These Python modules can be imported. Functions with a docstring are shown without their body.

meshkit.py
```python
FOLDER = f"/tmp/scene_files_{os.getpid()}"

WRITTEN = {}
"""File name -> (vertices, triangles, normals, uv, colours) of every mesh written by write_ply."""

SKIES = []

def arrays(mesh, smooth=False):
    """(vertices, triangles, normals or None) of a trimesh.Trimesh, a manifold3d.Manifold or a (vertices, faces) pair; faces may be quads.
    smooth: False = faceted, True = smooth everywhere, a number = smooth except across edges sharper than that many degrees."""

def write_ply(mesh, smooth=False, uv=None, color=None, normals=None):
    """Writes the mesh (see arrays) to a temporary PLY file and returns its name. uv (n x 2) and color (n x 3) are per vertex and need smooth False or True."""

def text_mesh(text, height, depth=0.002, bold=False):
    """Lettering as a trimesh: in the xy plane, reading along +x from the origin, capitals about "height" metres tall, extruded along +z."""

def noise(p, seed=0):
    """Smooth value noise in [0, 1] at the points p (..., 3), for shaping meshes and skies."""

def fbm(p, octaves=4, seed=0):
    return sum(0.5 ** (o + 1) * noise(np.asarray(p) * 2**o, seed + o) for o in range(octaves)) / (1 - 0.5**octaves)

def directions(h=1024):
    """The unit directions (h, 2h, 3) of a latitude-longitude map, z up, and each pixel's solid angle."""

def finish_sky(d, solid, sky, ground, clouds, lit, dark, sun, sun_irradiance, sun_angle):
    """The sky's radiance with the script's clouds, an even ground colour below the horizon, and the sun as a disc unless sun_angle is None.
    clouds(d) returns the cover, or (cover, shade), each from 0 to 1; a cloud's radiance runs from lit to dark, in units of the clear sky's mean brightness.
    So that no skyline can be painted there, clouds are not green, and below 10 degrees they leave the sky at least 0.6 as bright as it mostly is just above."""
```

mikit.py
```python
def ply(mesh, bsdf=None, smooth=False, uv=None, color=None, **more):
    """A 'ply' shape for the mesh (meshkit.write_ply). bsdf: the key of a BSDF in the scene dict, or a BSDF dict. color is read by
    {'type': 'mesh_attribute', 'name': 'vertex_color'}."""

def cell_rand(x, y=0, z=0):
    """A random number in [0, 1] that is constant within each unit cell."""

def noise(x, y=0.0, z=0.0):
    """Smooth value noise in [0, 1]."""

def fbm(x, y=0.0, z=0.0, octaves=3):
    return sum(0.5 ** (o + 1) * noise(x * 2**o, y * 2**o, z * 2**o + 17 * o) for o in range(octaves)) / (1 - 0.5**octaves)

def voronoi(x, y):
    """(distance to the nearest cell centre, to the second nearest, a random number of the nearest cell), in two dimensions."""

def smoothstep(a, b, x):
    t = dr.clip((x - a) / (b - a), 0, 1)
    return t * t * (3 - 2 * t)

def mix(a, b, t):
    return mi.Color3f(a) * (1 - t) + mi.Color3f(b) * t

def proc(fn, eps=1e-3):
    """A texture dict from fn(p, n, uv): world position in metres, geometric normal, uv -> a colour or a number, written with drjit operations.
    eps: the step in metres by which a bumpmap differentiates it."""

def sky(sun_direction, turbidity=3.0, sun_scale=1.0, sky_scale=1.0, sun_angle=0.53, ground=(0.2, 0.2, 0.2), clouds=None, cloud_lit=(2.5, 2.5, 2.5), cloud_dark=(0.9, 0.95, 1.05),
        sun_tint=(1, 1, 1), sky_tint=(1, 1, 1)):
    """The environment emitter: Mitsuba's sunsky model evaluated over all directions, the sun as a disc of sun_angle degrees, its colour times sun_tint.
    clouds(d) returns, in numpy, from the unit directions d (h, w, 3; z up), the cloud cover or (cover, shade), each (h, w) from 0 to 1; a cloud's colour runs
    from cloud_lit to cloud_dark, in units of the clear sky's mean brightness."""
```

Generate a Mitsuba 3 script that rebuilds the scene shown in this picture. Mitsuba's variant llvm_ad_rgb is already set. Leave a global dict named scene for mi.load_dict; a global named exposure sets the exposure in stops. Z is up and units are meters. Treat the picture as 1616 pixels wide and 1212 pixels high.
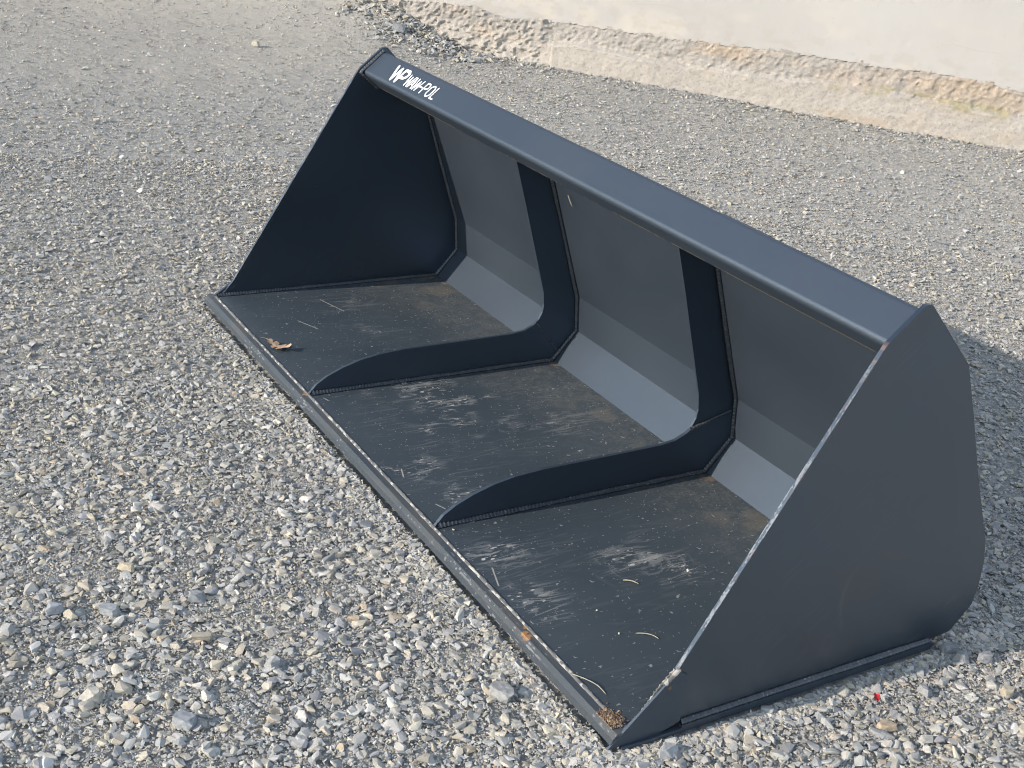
import math
import numpy as np
import drjit as dr
import mitsuba as mi
import mikit, meshkit, trimesh
from shapely.geometry import Polygon, LineString
from shapely.ops import unary_union
from mikit import noise, fbm, smoothstep, mix, voronoi, cell_rand

T = mi.ScalarTransform4f
scene, labels = {}, {}

# ------------------------------------------------------------------ camera, sky, exposure
CAM = np.array([3.27074, -1.10397, 1.36626])
R_RIGHT = np.array([0.507087, 0.855539, 0.104481])
R_DOWN = np.array([0.403459, -0.128500, -0.905930])
R_FWD = np.array([-0.761632, 0.501539, -0.410335])
FOCAL = 2032.75            # in pixels of a 1616 wide picture
scene['camera'] = {'type': 'perspective', 'fov': math.degrees(2 * math.atan(808 / FOCAL)), 'fov_axis': 'x',
                   'near_clip': 0.05, 'far_clip': 2000.0,
                   'to_world': T().look_at(origin=CAM.tolist(), target=(CAM + R_FWD).tolist(), up=(-R_DOWN).tolist())}
SUN = np.array([-0.115, -1.0, 0.42])
def clouds(d):
    """thin bright fair-weather veil over the whole sky"""
    q = d / (d[..., 2:3] + 0.25)
    c = meshkit.fbm(q * [1.3, 1.3, 0] + [3.1, 0.4, 0], 5, 8)
    return np.clip((c - 0.40) / 0.30, 0, 1) * 0.6, np.clip((c - 0.6) / 0.3, 0, 1) * 0.5
scene['sky'] = mikit.sky(SUN.tolist(), turbidity=3.0, sun_scale=0.76, sun_tint=(0.85, 1.0, 1.44), sky_scale=1.35, sky_tint=(1.03, 1.0, 0.97), clouds=clouds, cloud_lit=(2.0, 2.1, 2.3), ground=(0.3, 0.3, 0.29))
exposure = 2.45

# ------------------------------------------------------------------ materials
def twosided(b):
    return {'type': 'twosided', 'bsdf': b}

def principled(color, rough=0.5, spec=0.5, **k):
    return twosided({'type': 'principled', 'base_color': color, 'roughness': rough, 'specular': spec, **k})

def rgb(*c):
    return {'type': 'rgb', 'value': list(c)}

VC = {'type': 'mesh_attribute', 'name': 'vertex_color'}
PAINT = (0.090, 0.119, 0.160)

def blob(p, x, y, z, r):
    d = mi.Point3f(p) - mi.Point3f(x, y, z)
    return dr.exp(-dr.squared_norm(d) / (r * r))

def paint_fn(p, n, uv):
    """factory paint: faint dust film, pale specks, a few rust spots"""
    dust = fbm(p.x * 3.0, p.y * 3.0, p.z * 3.0, 3)
    c = mix(PAINT, (0.112, 0.140, 0.178), dust * 0.6)
    sp = noise(p.x * 210, p.y * 210 + 3, p.z * 210)
    c = mix(c, (0.20, 0.20, 0.19), smoothstep(0.93, 0.97, sp) * 0.5 * smoothstep(0.45, 0.7, noise(p.x * 4, p.y * 6, p.z * 5)) * smoothstep(1.995, 1.98, p.x))
    rust = blob(p, 1.975, 0.482, 0.690, 0.008) + blob(p, 2.004, 0.104, 0.085, 0.005) + blob(p, 2.016, 0.30, 0.0, 0.008)
    c = mix(c, (0.34, 0.20, 0.11), smoothstep(0.35, 0.75, rust * (0.3 + noise(p.x * 400, p.y * 400, p.z * 400))) * 0.8)
    return c

def paint_rough(p, n, uv):
    return 0.48 + 0.16 * fbm(p.x * 4, p.y * 5, p.z * 5, 3)

def plate_rough(p, n, uv):
    return 0.26 + 0.14 * fbm(p.x * 5, p.y * 5, p.z * 5, 2)

scene['paint'] = principled(mikit.proc(paint_fn), mikit.proc(paint_rough), 0.9, metallic=0.86)

def plate_fn(p, n, uv):
    """side plates: as the paint, chipped to bare, slightly rusty steel along the thin front edge"""
    c = paint_fn(p, n, uv)
    edge = smoothstep(0.6, 0.3, dr.abs(n.x)) * smoothstep(0.63, 0.60, p.y * 0.66 + p.z * 0.75 - 0.12)
    along = p.y * 0.48 + p.z * 0.88
    chip = smoothstep(0.42, 0.66, noise(along * 60, p.x * 260, 3.0) * 0.55 + noise(along * 260, p.x * 500, 9.0) * 0.45)
    steel = mix((0.40, 0.40, 0.43), (0.26, 0.15, 0.12), smoothstep(0.72, 0.86, noise(along * 45, p.x * 200, 5.0)))
    c = mix(c, steel, chip * edge * 0.6)
    # fine chipping just beside the edge on the outer face
    line = (p.z - 0.1128) - (p.y - 0.1179) * 1.7322
    near = smoothstep(-0.012, -0.002, line) * smoothstep(0.6, 0.3, edge)
    c = mix(c, (0.30, 0.20, 0.17), near * smoothstep(0.70, 0.78, noise(along * 130, line * 400, 1.0)) * 0.8)
    # faint wiped dust on the flat outer face
    w = fbm(p.y * 4 + p.z * 3, p.z * 5 - p.y * 2, p.x, 3)
    c = mix(c, (0.12, 0.132, 0.145), smoothstep(0.42, 0.8, w) * 0.3)
    sc = smoothstep(0.80, 0.9, noise((p.y * 0.8 + p.z * 0.6) * 12, (p.z * 0.8 - p.y * 0.6) * 380, 6.0)) * smoothstep(0.55, 0.7, fbm(p.y * 6, p.z * 6, 8.0, 2))
    c = mix(c, (0.30, 0.31, 0.33), sc * 0.07 * smoothstep(1.995, 1.999, p.x))
    rub = dr.exp(-dr.square((p.y - 0.47 - 0.25 * (p.z - 0.16) * (p.z - 0.16) * 20) / 0.006)) * smoothstep(0.07, 0.12, p.z) * smoothstep(0.25, 0.2, p.z)
    c = mix(c, (0.26, 0.27, 0.30), rub * 0.22 * smoothstep(1.995, 1.999, p.x) * noise(p.y * 200, p.z * 60, 2.0))
    # dried splashes low on the outer face
    sp2 = smoothstep(0.62, 0.74, noise(p.y * 90, p.z * 60, 4.0)) * smoothstep(0.45, 0.65, fbm(p.y * 9, p.z * 9, 2.0, 3)) * smoothstep(0.22, 0.03, p.z)
    c = mix(c, (0.20, 0.19, 0.17), sp2 * 0.10)
    return c

scene['plate_paint'] = principled(mikit.proc(plate_fn), mikit.proc(plate_rough), 0.9, metallic=0.86)

def streaks(p, ang, fx, fy, z):
    ca, sa = math.cos(ang), math.sin(ang)
    return noise((p.x * ca - p.y * sa) * fx, (p.x * sa + p.y * ca) * fy, z)

CLUSTERS = [(0.70, 0.26, .05, .12, .8), (0.79, 0.36, .07, .10, .9), (0.93, 0.32, .10, .13, .95), (1.08, 0.10, .05, .07, .8),
            (1.20, 0.14, .07, .07, .55), (1.625, 0.085, .055, .045, 1.5), (1.56, 0.34, .05, .06, 1.25), (1.62, 0.40, .05, .05, 1.2), (1.47, 0.12, .05, .07, .6),
            (0.12, 0.40, .08, .15, .38), (0.34, 0.33, .05, .08, .35), (0.98, 0.55, .12, .10, .35), (1.46, 0.07, .03, .04, .9), (1.27, 0.20, .05, .10, .6)]
RINGS = [(0.115, 0.40, 0.09), (0.95, 0.30, 0.10), (1.46, 0.10, 0.06), (1.43, 0.22, 0.05), (1.60, 0.36, 0.09)]

def floor_fn(p, n, uv):
    base = mix((0.037, 0.051, 0.064), (0.056, 0.072, 0.086), fbm(p.x * 6, p.y * 4, 0.5, 3))
    # brown dust gathering towards the back
    d = smoothstep(0.38, 0.74, p.y + 0.22 * (fbm(p.x * 5, p.y * 5, 2.0, 3) - 0.5))
    grain = noise(p.x * 260, p.y * 200, 4.0) * 0.5 + fbm(p.x * 40, p.y * 40, 1.0, 2) * 0.5
    c = mix(base, (0.122, 0.121, 0.115), d * (0.10 + 0.50 * smoothstep(0.35, 0.75, grain)))
    stain = fbm(p.x * 9, p.y * 9, 7.0, 3)
    c = mix(c, (0.16, 0.14, 0.11), smoothstep(0.62, 0.75, stain) * d * 0.4)
    m = mi.Float(0.10)
    for (x, y, rx, ry, a) in CLUSTERS:
        m = m + a * dr.exp(-(dr.square((p.x - x) / rx) + dr.square((p.y - y) / ry)))
    patch = fbm(p.x * 22, p.y * 14, 3.0, 2)
    m = m * smoothstep(0.30, 0.62, patch)
    # scratches along the digging direction, at slightly different angles
    s = smoothstep(0.74, 0.86, streaks(p, 0.05, 300, 14, 1.0))
    s = dr.maximum(s, smoothstep(0.76, 0.88, streaks(p, -0.14, 340, 18, 5.0)))
    s = dr.maximum(s, smoothstep(0.78, 0.88, streaks(p, 0.32, 320, 22, 9.0)) * 0.8)
    f = smoothstep(0.72, 0.84, noise(p.x * 230, p.y * 110, 12.0))
    c = mix(c, (0.42, 0.41, 0.39), dr.clip(m * s * 0.38, 0, 0.6))
    c = mix(c, (0.60, 0.58, 0.55), dr.clip((m - 0.36) * 2.3, 0, 1) * f * smoothstep(0.42, 0.6, streaks(p, 0.1, 120, 24, 3.0)) * 0.85)
    chalk = fbm(p.x * 70, p.y * 45, 6.0, 3)
    c = mix(c, (0.34, 0.34, 0.335), smoothstep(0.50, 0.68, chalk) * dr.clip(m - 0.25, 0, 1) * 0.42)
    # curved rub marks
    for (x, y, r) in RINGS:
        dx, dy = p.x - x, p.y - y
        q = dr.sqrt(dx * dx + dy * dy * 0.6)
        a = dr.atan2(dy, dx)
        arc = smoothstep(0.66, 0.82, noise(q * 260, a * 1.4, x * 50)) * smoothstep(r * 1.2, r * 0.6, q)
        c = mix(c, (0.24, 0.245, 0.25), arc * 0.30 * smoothstep(0.40, 0.62, fbm(p.x * 16, p.y * 16, 5.0, 2)))
    # long single scratches
    for (x0, y0, x1, y1) in ((1.083, 0.075, 1.118, 0.063), (1.245, 0.075, 1.27, 0.085), (1.50, 0.065, 1.56, 0.045), (0.70, 0.055, 0.72, 0.06), (0.23, 0.18, 0.30, 0.21), (0.10, 0.30, 0.20, 0.33)):
        L = math.hypot(x1 - x0, y1 - y0)
        ux, uy = (x1 - x0) / L, (y1 - y0) / L
        t = (p.x - x0) * ux + (p.y - y0) * uy
        w = dr.abs((p.x - x0) * -uy + (p.y - y0) * ux)
        c = mix(c, (0.42, 0.41, 0.38), smoothstep(0.0022, 0.0009, w) * smoothstep(-0.002, 0.002, t) * smoothstep(L + .002, L - .002, t) * 0.75)
    # rust at the rear corners and at the front edge
    rn = 0.4 + 0.9 * noise(p.x * 140, p.y * 140, 8.0)
    rust = (blob(p, 0.70, 0.712, 0.02, 0.030) + blob(p, 1.36, 0.712, 0.02, 0.034) + blob(p, 0.02, 0.70, 0.02, 0.03)) * rn
    c = mix(c, (0.24, 0.16, 0.10), smoothstep(0.5, 1.0, rust) * 0.55)
    sp = noise(p.x * 190, p.y * 190, 21.0)
    c = mix(c, (0.34, 0.34, 0.32), smoothstep(0.915, 0.95, sp) * 0.7)
    return c

def floor_rough(p, n, uv):
    return 0.40 + 0.22 * fbm(p.x * 12, p.y * 8, 1.0, 2) + 0.1 * smoothstep(0.4, 0.7, p.y)

scene['floor_paint'] = principled(mikit.proc(floor_fn), mikit.proc(floor_rough), 0.42)

def edge_fn(p, n, uv):
    """cutting edge: dusty worn top, scuffed nose, rust near the right end"""
    c = mix((0.050, 0.062, 0.076), (0.084, 0.088, 0.090), smoothstep(0.35, 0.7, fbm(p.x * 9, p.y * 60, 1.0, 3)) * smoothstep(0.4, 0.9, n.z))
    c = mix(c, (0.30, 0.31, 0.32), smoothstep(0.70, 0.85, noise(p.x * 120, p.y * 240, p.z * 240)) * smoothstep(0.5, 0.65, noise(p.x * 11, 2.0, 3.0)) * 0.5)
    c = mix(c, (0.42, 0.42, 0.42), smoothstep(0.62, 0.8, noise(p.x * 140, p.y * 200, p.z * 200)) * smoothstep(0.010, 0.014, p.z) * smoothstep(0.0155, 0.0135, p.z - p.y * 0.1) * smoothstep(0.55, 0.7, noise(p.x * 7, 5.0, 1.0)) * 0.3)
    rust = (blob(p, 1.715, 0.012, 0.02, 0.016) + blob(p, 1.69, 0.03, 0.022, 0.011) + blob(p, 0.668, 0.02, 0.02, 0.008) + blob(p, 1.87, 0.03, 0.02, 0.008)) * (0.4 + 0.9 * noise(p.x * 170, p.y * 170, 3.0))
    c = mix(c, (0.42, 0.21, 0.08), smoothstep(0.35, 0.7, rust) * 0.85)
    return c

scene['edge_paint'] = principled(mikit.proc(edge_fn), 0.45, 0.5)

def weld_fn(p, n, uv):
    c = mix((0.045, 0.053, 0.066), (0.09, 0.095, 0.105), noise(p.x * 150, p.y * 150, p.z * 150))
    return mix(c, (0.30, 0.30, 0.29), smoothstep(0.80, 0.9, noise(p.x * 260, p.y * 260, p.z * 260)) * 0.6)

scene['weld_paint'] = principled(mikit.proc(weld_fn), 0.38, 0.6)

def scuffed_weld_fn(p, n, uv):
    c = mix((0.085, 0.09, 0.095), (0.20, 0.20, 0.19), fbm(p.x * 40, p.y * 120, p.z * 40, 2))
    return mix(c, (0.52, 0.50, 0.46), smoothstep(0.56, 0.72, noise(p.x * 110, p.y * 300, 2.0)) * 0.75)

scene['scuffed_weld'] = principled(mikit.proc(scuffed_weld_fn), 0.5, 0.5)

def lip_fn(p, n, uv):
    c = paint_fn(p, n, uv)
    worn = smoothstep(0.013, 0.008, dr.sqrt(dr.square(p.y - 0.492) + dr.square(p.z - 0.599)))
    return mix(c, (0.40, 0.33, 0.22), worn * smoothstep(0.42, 0.6, noise(p.x * 14, p.y * 90, 1.0) * 0.7 + noise(p.x * 120, 0.0, 3.0) * 0.3) * 0.9)

scene['bar_paint'] = principled(mikit.proc(lip_fn), mikit.proc(paint_rough), 0.9, metallic=0.86)
scene['white_print'] = principled(rgb(0.80, 0.80, 0.80), 0.5, 0.4)

def ground_fn(p, n, uv):
    a, b, r = voronoi(p.x * 190, p.y * 190)
    a2, b2, r2 = voronoi(p.x * 90 + 7, p.y * 90)
    t = fbm(p.x * 1.1, p.y * 1.1, 0.3, 3)
    stone = mix(mix((0.33, 0.345, 0.355), (0.50, 0.495, 0.48), cell_rand(r * 777)), (0.50, 0.46, 0.385), smoothstep(0.45, 0.9, r * 0.7 + t * 0.4))
    c = mix((0.33, 0.32, 0.30), stone, smoothstep(0.02, 0.22, b - a))
    c = mix(c, mix((0.25, 0.26, 0.27), (0.42, 0.40, 0.35), r2), smoothstep(0.55, 0.7, cell_rand(r2 * 1000)) * smoothstep(0.05, 0.2, b2 - a2) * 0.8)
    fine = smoothstep(0.30, 0.55, fbm(p.x * 0.55 + 5, p.y * 0.55, 1.0, 3)) * smoothstep(-1.6, -3.6, p.x) * smoothstep(3.3, 1.9, p.y)
    return mix(c * 1.08, (0.50, 0.475, 0.43), fine * 0.6)

def ground_bump(p, n, uv):
    a, b, r = voronoi(p.x * 190, p.y * 190)
    return smoothstep(0.0, 0.5, b - a) * (0.4 + r) * 0.0022 + noise(p.x * 320, p.y * 320) * 0.0008

scene['ground_mat'] = {'type': 'twosided', 'bsdf': {'type': 'bumpmap', 'arbitrary': mikit.proc(ground_bump, eps=8e-4), 'scale': 1.0, 'bsdf': {'type': 'diffuse', 'reflectance': mikit.proc(ground_fn)}}}
scene['stone_mat'] = twosided({'type': 'diffuse', 'reflectance': VC})

# ------------------------------------------------------------------ helpers
def add(key, mesh, bsdf, smooth=False, **k):
    base, i = key, 0
    while key in scene:
        i += 1
        key = f'{base}_{i:03d}'
    scene[key] = mikit.ply(mesh, bsdf, smooth=smooth, **k)
    return key

def lab(key, label=None, category=None, group=None, kind=None):
    labels[key] = {k: v for k, v in (('label', label), ('category', category), ('group', group), ('kind', kind)) if v}

def extrude(poly, x0, x1):
    """polygon in (y, z), extruded along x"""
    m = trimesh.creation.extrude_polygon(Polygon(poly) if not isinstance(poly, Polygon) else poly, x1 - x0, engine='earcut')
    v = np.asarray(m.vertices)
    m.vertices = np.stack([v[:, 2] + x0, v[:, 0], v[:, 1]], 1)
    return m

def rounded(poly, r, n=4):
    p = Polygon(poly)
    return p.buffer(-r, quad_segs=n).buffer(r, quad_segs=n)

def resample(path, step):
    path = np.asarray(path, float)
    d = np.r_[0, np.cumsum(np.linalg.norm(np.diff(path, axis=0), axis=1))]
    s = np.linspace(0, d[-1], max(2, int(d[-1] / step)))
    return np.stack([np.interp(s, d, path[:, k]) for k in range(path.shape[1])], 1), s

def grid_faces(n, m, wrap=False):
    i, j = np.meshgrid(np.arange(n - 1), np.arange(m if wrap else m - 1), indexing='ij')
    a, b = i * m + j, i * m + (j + 1) % m
    c, d = a + m, b + m
    return np.vstack([np.stack([a, c, d], -1).reshape(-1, 3), np.stack([a, d, b], -1).reshape(-1, 3)])

def bead(path, da, db, r, seed, step=0.003, ripple=0.22):
    """a rippled fillet weld lying in the corner between the directions da and db along path"""
    P, s = resample(path, step)
    da = np.broadcast_to(da, P.shape) if np.ndim(da) == 1 else da
    db = np.broadcast_to(db, P.shape) if np.ndim(db) == 1 else db
    k = meshkit.noise(np.stack([s * 18, s * 0 + seed, s * 0], 1), 3)
    rr = r * (0.82 + 0.36 * k + ripple * np.sin(s * 2 * np.pi / 0.0085 + 3 * k))
    rows = []
    for w in (0.0, 0.25, 0.5, 0.75, 1.0):
        ca, cb = math.cos(w * math.pi / 2), math.sin(w * math.pi / 2)
        f = 0.90 if 0 < w < 1 else 1.08
        rows.append(P + (rr * ca * f)[:, None] * da + (rr * cb * f)[:, None] * db)
    rows.append(P - 0.3 * r * (da + db))
    V = np.stack(rows, 1)
    return trimesh.Trimesh(V.reshape(-1, 3), grid_faces(len(P), len(rows), True), process=False)

def profile_normals(pts, P):
    """inward (towards the opening) normals in (y, z), one per resampled point P of the polyline pts"""
    d = np.gradient(P[:, 1:], axis=0)
    n = np.stack([-d[:, 1], d[:, 0]], 1)
    n /= np.linalg.norm(n, axis=1, keepdims=True)
    return np.c_[np.zeros(len(n)), n]

# ------------------------------------------------------------------ the loader bucket
W, TH = 2.0, 0.008
B = 'loader_bucket'
lab(B, 'dark grey steel loader bucket with white lettering on its top bar, on the gravel', 'bucket')
K, T1, T2 = (0.1179, 0.1128), (0.4286, 0.651), (0.505, 0.7165)
A_, B2, B1, V1 = (0.727, 0.0201), (0.7915, 0.0991), (0.780, 0.1992), (0.634, 0.583)
OUT = [(0.0, -0.001), (0.030, 0.0215), (0.058, 0.038), (0.0755, 0.060), K, T1, T2, (0.641, 0.588), (0.694, 0.480), (0.751, 0.356), (0.827, 0.207), (0.843, 0.158), (0.849, 0.100), (0.845, 0.056), (0.800, 0.005), (0.731, -0.001)]
plate = Polygon(OUT)
corner = Polygon(OUT).buffer(-0.016, quad_segs=6).buffer(0.016, quad_segs=6)
plate = unary_union([corner, plate.intersection(Polygon([(-1, -1), (0.5, -1), (0.40, 0.64), (-1, 0.64)])), plate.intersection(Polygon([(0.55, -1), (2, -1), (2, 0.62), (0.58, 0.62)]))]).buffer(0)
kp = [(-0.006, -0.006), (K[0] - 0.001, K[1] + 0.002), (0.139, 0.100), (0.139, 0.006), (0.10, -0.006)]
add(f'{B}__side_plate', extrude(plate, W - TH, W), 'plate_paint')
far_front = Polygon([(-1, -1), (0.0, -1), (0.031, 0.0), (0.036, 0.008), (0.080, 0.064), T1, (-1, 0.651)])
add(f'{B}__side_plate', extrude(plate.union(Polygon([(0.03, 0.0), (0.08, 0.064), T1, (0.3, 0.3), (0.3, 0.0)])).difference(far_front).buffer(0), -TH, 0.0), 'plate_paint')
lab(f'{B}__side_plate', 'near side plate with paint chipped along its front edge')
lab(f'{B}__side_plate_001', 'far side plate in deep shade')
kn = extrude(kp, W + 0.0003, W + 0.0045)
add(f'{B}__corner_plate', kn, 'paint')
add(f'{B}__corner_plate', extrude([(-0.004, -0.006), (0.010, 0.006), (0.086, 0.0605), (0.139, 0.085), (0.139, 0.006), (0.10, -0.006)], -TH - 0.0085, -TH - 0.0005), 'paint')
# cutting edge and floor
nose = [(0.0, 0.0), (0.003, 0.011), (0.0105, 0.0195), (0.027, 0.0195), (0.027, 0.0)]
n_x = 160
add(f'{B}__cutting_edge', extrude(nose, -0.0175, W + 0.0035), 'edge_paint')
fl = trimesh.creation.box(bounds=[[0.0, 0.0275, 0.006], [W - TH, 0.7275, 0.0205]])
add(f'{B}__floor', fl, 'floor_paint')
lab(f'{B}__floor', 'scratched dusty bucket floor')
path = [(0.0, 0.0275, 0.0195), (W - TH, 0.0275, 0.0195)]
P, s = resample(path, 0.003)
k1 = meshkit.fbm(np.stack([s * 30, s * 0, s * 0], 1), 3, 5)
k2 = meshkit.fbm(np.stack([s * 45, s * 0 + 9, s * 0], 1), 3, 8)
rows = [P + np.stack([s * 0, -0.0025 - 0.002 * k1, s * 0 - 0.0005], 1), P + np.stack([s * 0, -0.001 + 0 * s, 0.0020 + 0.0012 * k2], 1), P + np.stack([s * 0, 0.0016 + 0.001 * k1, 0.0026 + 0.0012 * k1], 1), P + np.stack([s * 0, 0.003 + 0.0055 * k2 ** 2, s * 0 + 0.0007], 1)]
add(f'{B}__weld_bead', trimesh.Trimesh(np.stack(rows, 1).reshape(-1, 3), grid_faces(len(P), 4), process=False), 'scuffed_weld', smooth=True)
lab(f'{B}__weld_bead', 'scuffed pale weld along the cutting edge')
# back sheet: folded plate with a sharp lower facet, an upright facet and the leaning upper panel
inner = [A_, B2, B1, V1]
ring = LineString(inner).buffer(-0.006, single_sided=True, join_style='mitre')
add(f'{B}__back_panel', extrude(ring if ring.geom_type == 'Polygon' else max(ring.geoms, key=lambda g: g.area), 0.0, W - TH), 'paint')
# top bar: a closed folded section
bar = [(0.4365, 0.6425), (0.5035, 0.7015), (0.6405, 0.582), (0.634, 0.574), (0.490, 0.600)]
bar_poly = Polygon(bar).buffer(-0.012, quad_segs=8).buffer(0.012, quad_segs=8)
bm = extrude(bar_poly, 0.0005, W - TH - 0.0005)
add(f'{B}__top_bar', bm, 'bar_paint', smooth=28)
# ribs
front = [(0.028, 0.0202), (0.048, 0.044), (0.075, 0.062), (0.113, 0.079), (0.16, 0.094), (0.21, 0.103), (0.28, 0.108), (0.43, 0.1095), (0.585, 0.112), (0.625, 0.117), (0.652, 0.129)]
up = [(0.668, 0.143), (0.677, 0.162), (0.679, 0.183), (0.672, 0.222), (0.588, 0.46), (0.536, 0.602)]
for i, (xr, seam_in, seam_out) in enumerate(((0.673, (0.660, 0.136), (0.727, 0.050)), (1.3277, (0.664, 0.138), (0.785, 0.172)))):
    x0 = xr - TH
    back_low = [(0.728, 0.0202)] if i == 0 else [B1, B2, (0.728, 0.0202)]
    if i == 0:
        so = (0.748, 0.045)
        low = front + [seam_in, so, (0.728, 0.0202)]
        upper = [seam_in] + up + [(0.6265, 0.602), B1, B2, so]
    else:
        so = (0.7835, 0.170)
        low = front + [seam_in, so, B2, (0.728, 0.0202)]
        upper = [seam_in] + up + [(0.6265, 0.602), B1, so]
    add(f'{B}__lower_rib', extrude(Polygon(low).buffer(0), x0, xr), 'paint')
    add(f'{B}__upper_rib', extrude(Polygon(upper).buffer(0), x0 - 0.001, xr - 0.0015 if i == 0 else xr - 0.004), 'paint')
    sp = [(xr - 0.003, seam_in[0], seam_in[1]), (xr - 0.003, so[0] - 0.006, so[1] - 0.003)]
    sd = np.array([0, so[0] - seam_in[0], so[1] - seam_in[1]])
    sd /= np.linalg.norm(sd)
    up_n = np.array([0, -sd[2], sd[1]])
    if up_n[2] < 0:
        up_n = -up_n
    add(f'{B}__weld_bead', bead(sp, up_n, np.array([1.0, 0, 0]), 0.0045, 31 + i), 'weld_paint', smooth=True)
# welds in the corners, on both faces of ribs and inside the plates
def corner_weld(x, sx, pts, r, seed):
    path = [(x, y, z) for y, z in pts]
    P, s = resample(path, 0.003)
    nn = profile_normals(pts, P)
    add(f'{B}__weld_bead', bead(path, np.array([sx, 0, 0.0]), nn, r, seed), 'weld_paint', smooth=True)
back_path = [A_, B2, B1, (0.6265, 0.602)]
floor_path = [(0.034, 0.0205), (0.727, 0.0205)]
for i, (x, sx) in enumerate(((0.0, 1), (0.673, 1), (1.3277, 1), (0.665, -1), (1.3197, -1), (W - TH, -1))):
    corner_weld(x, sx, floor_path, 0.0080, 3 + i)
    corner_weld(x, sx, [(A_[0] - 0.001, A_[1] + 0.001), B2, B1, (0.6265, 0.602)], 0.0070, 13 + i)
# end welds of the bar, at the far plate and at the near one
for i, (x, sx) in enumerate(((0.0, 1), (W - TH, -1))):
    path = [(x, 0.4895, 0.600), (x, 0.4365, 0.643), (x, 0.5035, 0.7015)]
    P, s = resample(path, 0.003)
    nn = profile_normals(None, P)
    add(f'{B}__weld_bead', bead(path, np.array([sx, 0, 0.0]), nn, 0.007, 51 + i), 'weld_paint', smooth=True)
# wear strip along the foot of each plate with its weld
for i, (xa, xb, sx) in enumerate(((W + 0.0005, W + 0.010, 1), (-TH - 0.010, -TH - 0.0005, -1))):
    x_in = xa if sx > 0 else xb
    add(f'{B}__wear_strip', extrude([(0.02, -0.014), (0.02, -0.0065), (0.141, -0.0055), (0.1415, 0.0), (0.742, 0.0), (0.752, -0.004), (0.742, -0.014)], xa, xb), 'paint')
    add(f'{B}__weld_bead', bead([(x_in, 0.142, 0.0), (x_in, 0.738, 0.0)], np.array([sx, 0, 0.0]), np.array([0, 0, 1.0]), 0.0085, 61 + i, ripple=0.1), 'weld_paint', smooth=True)
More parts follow.
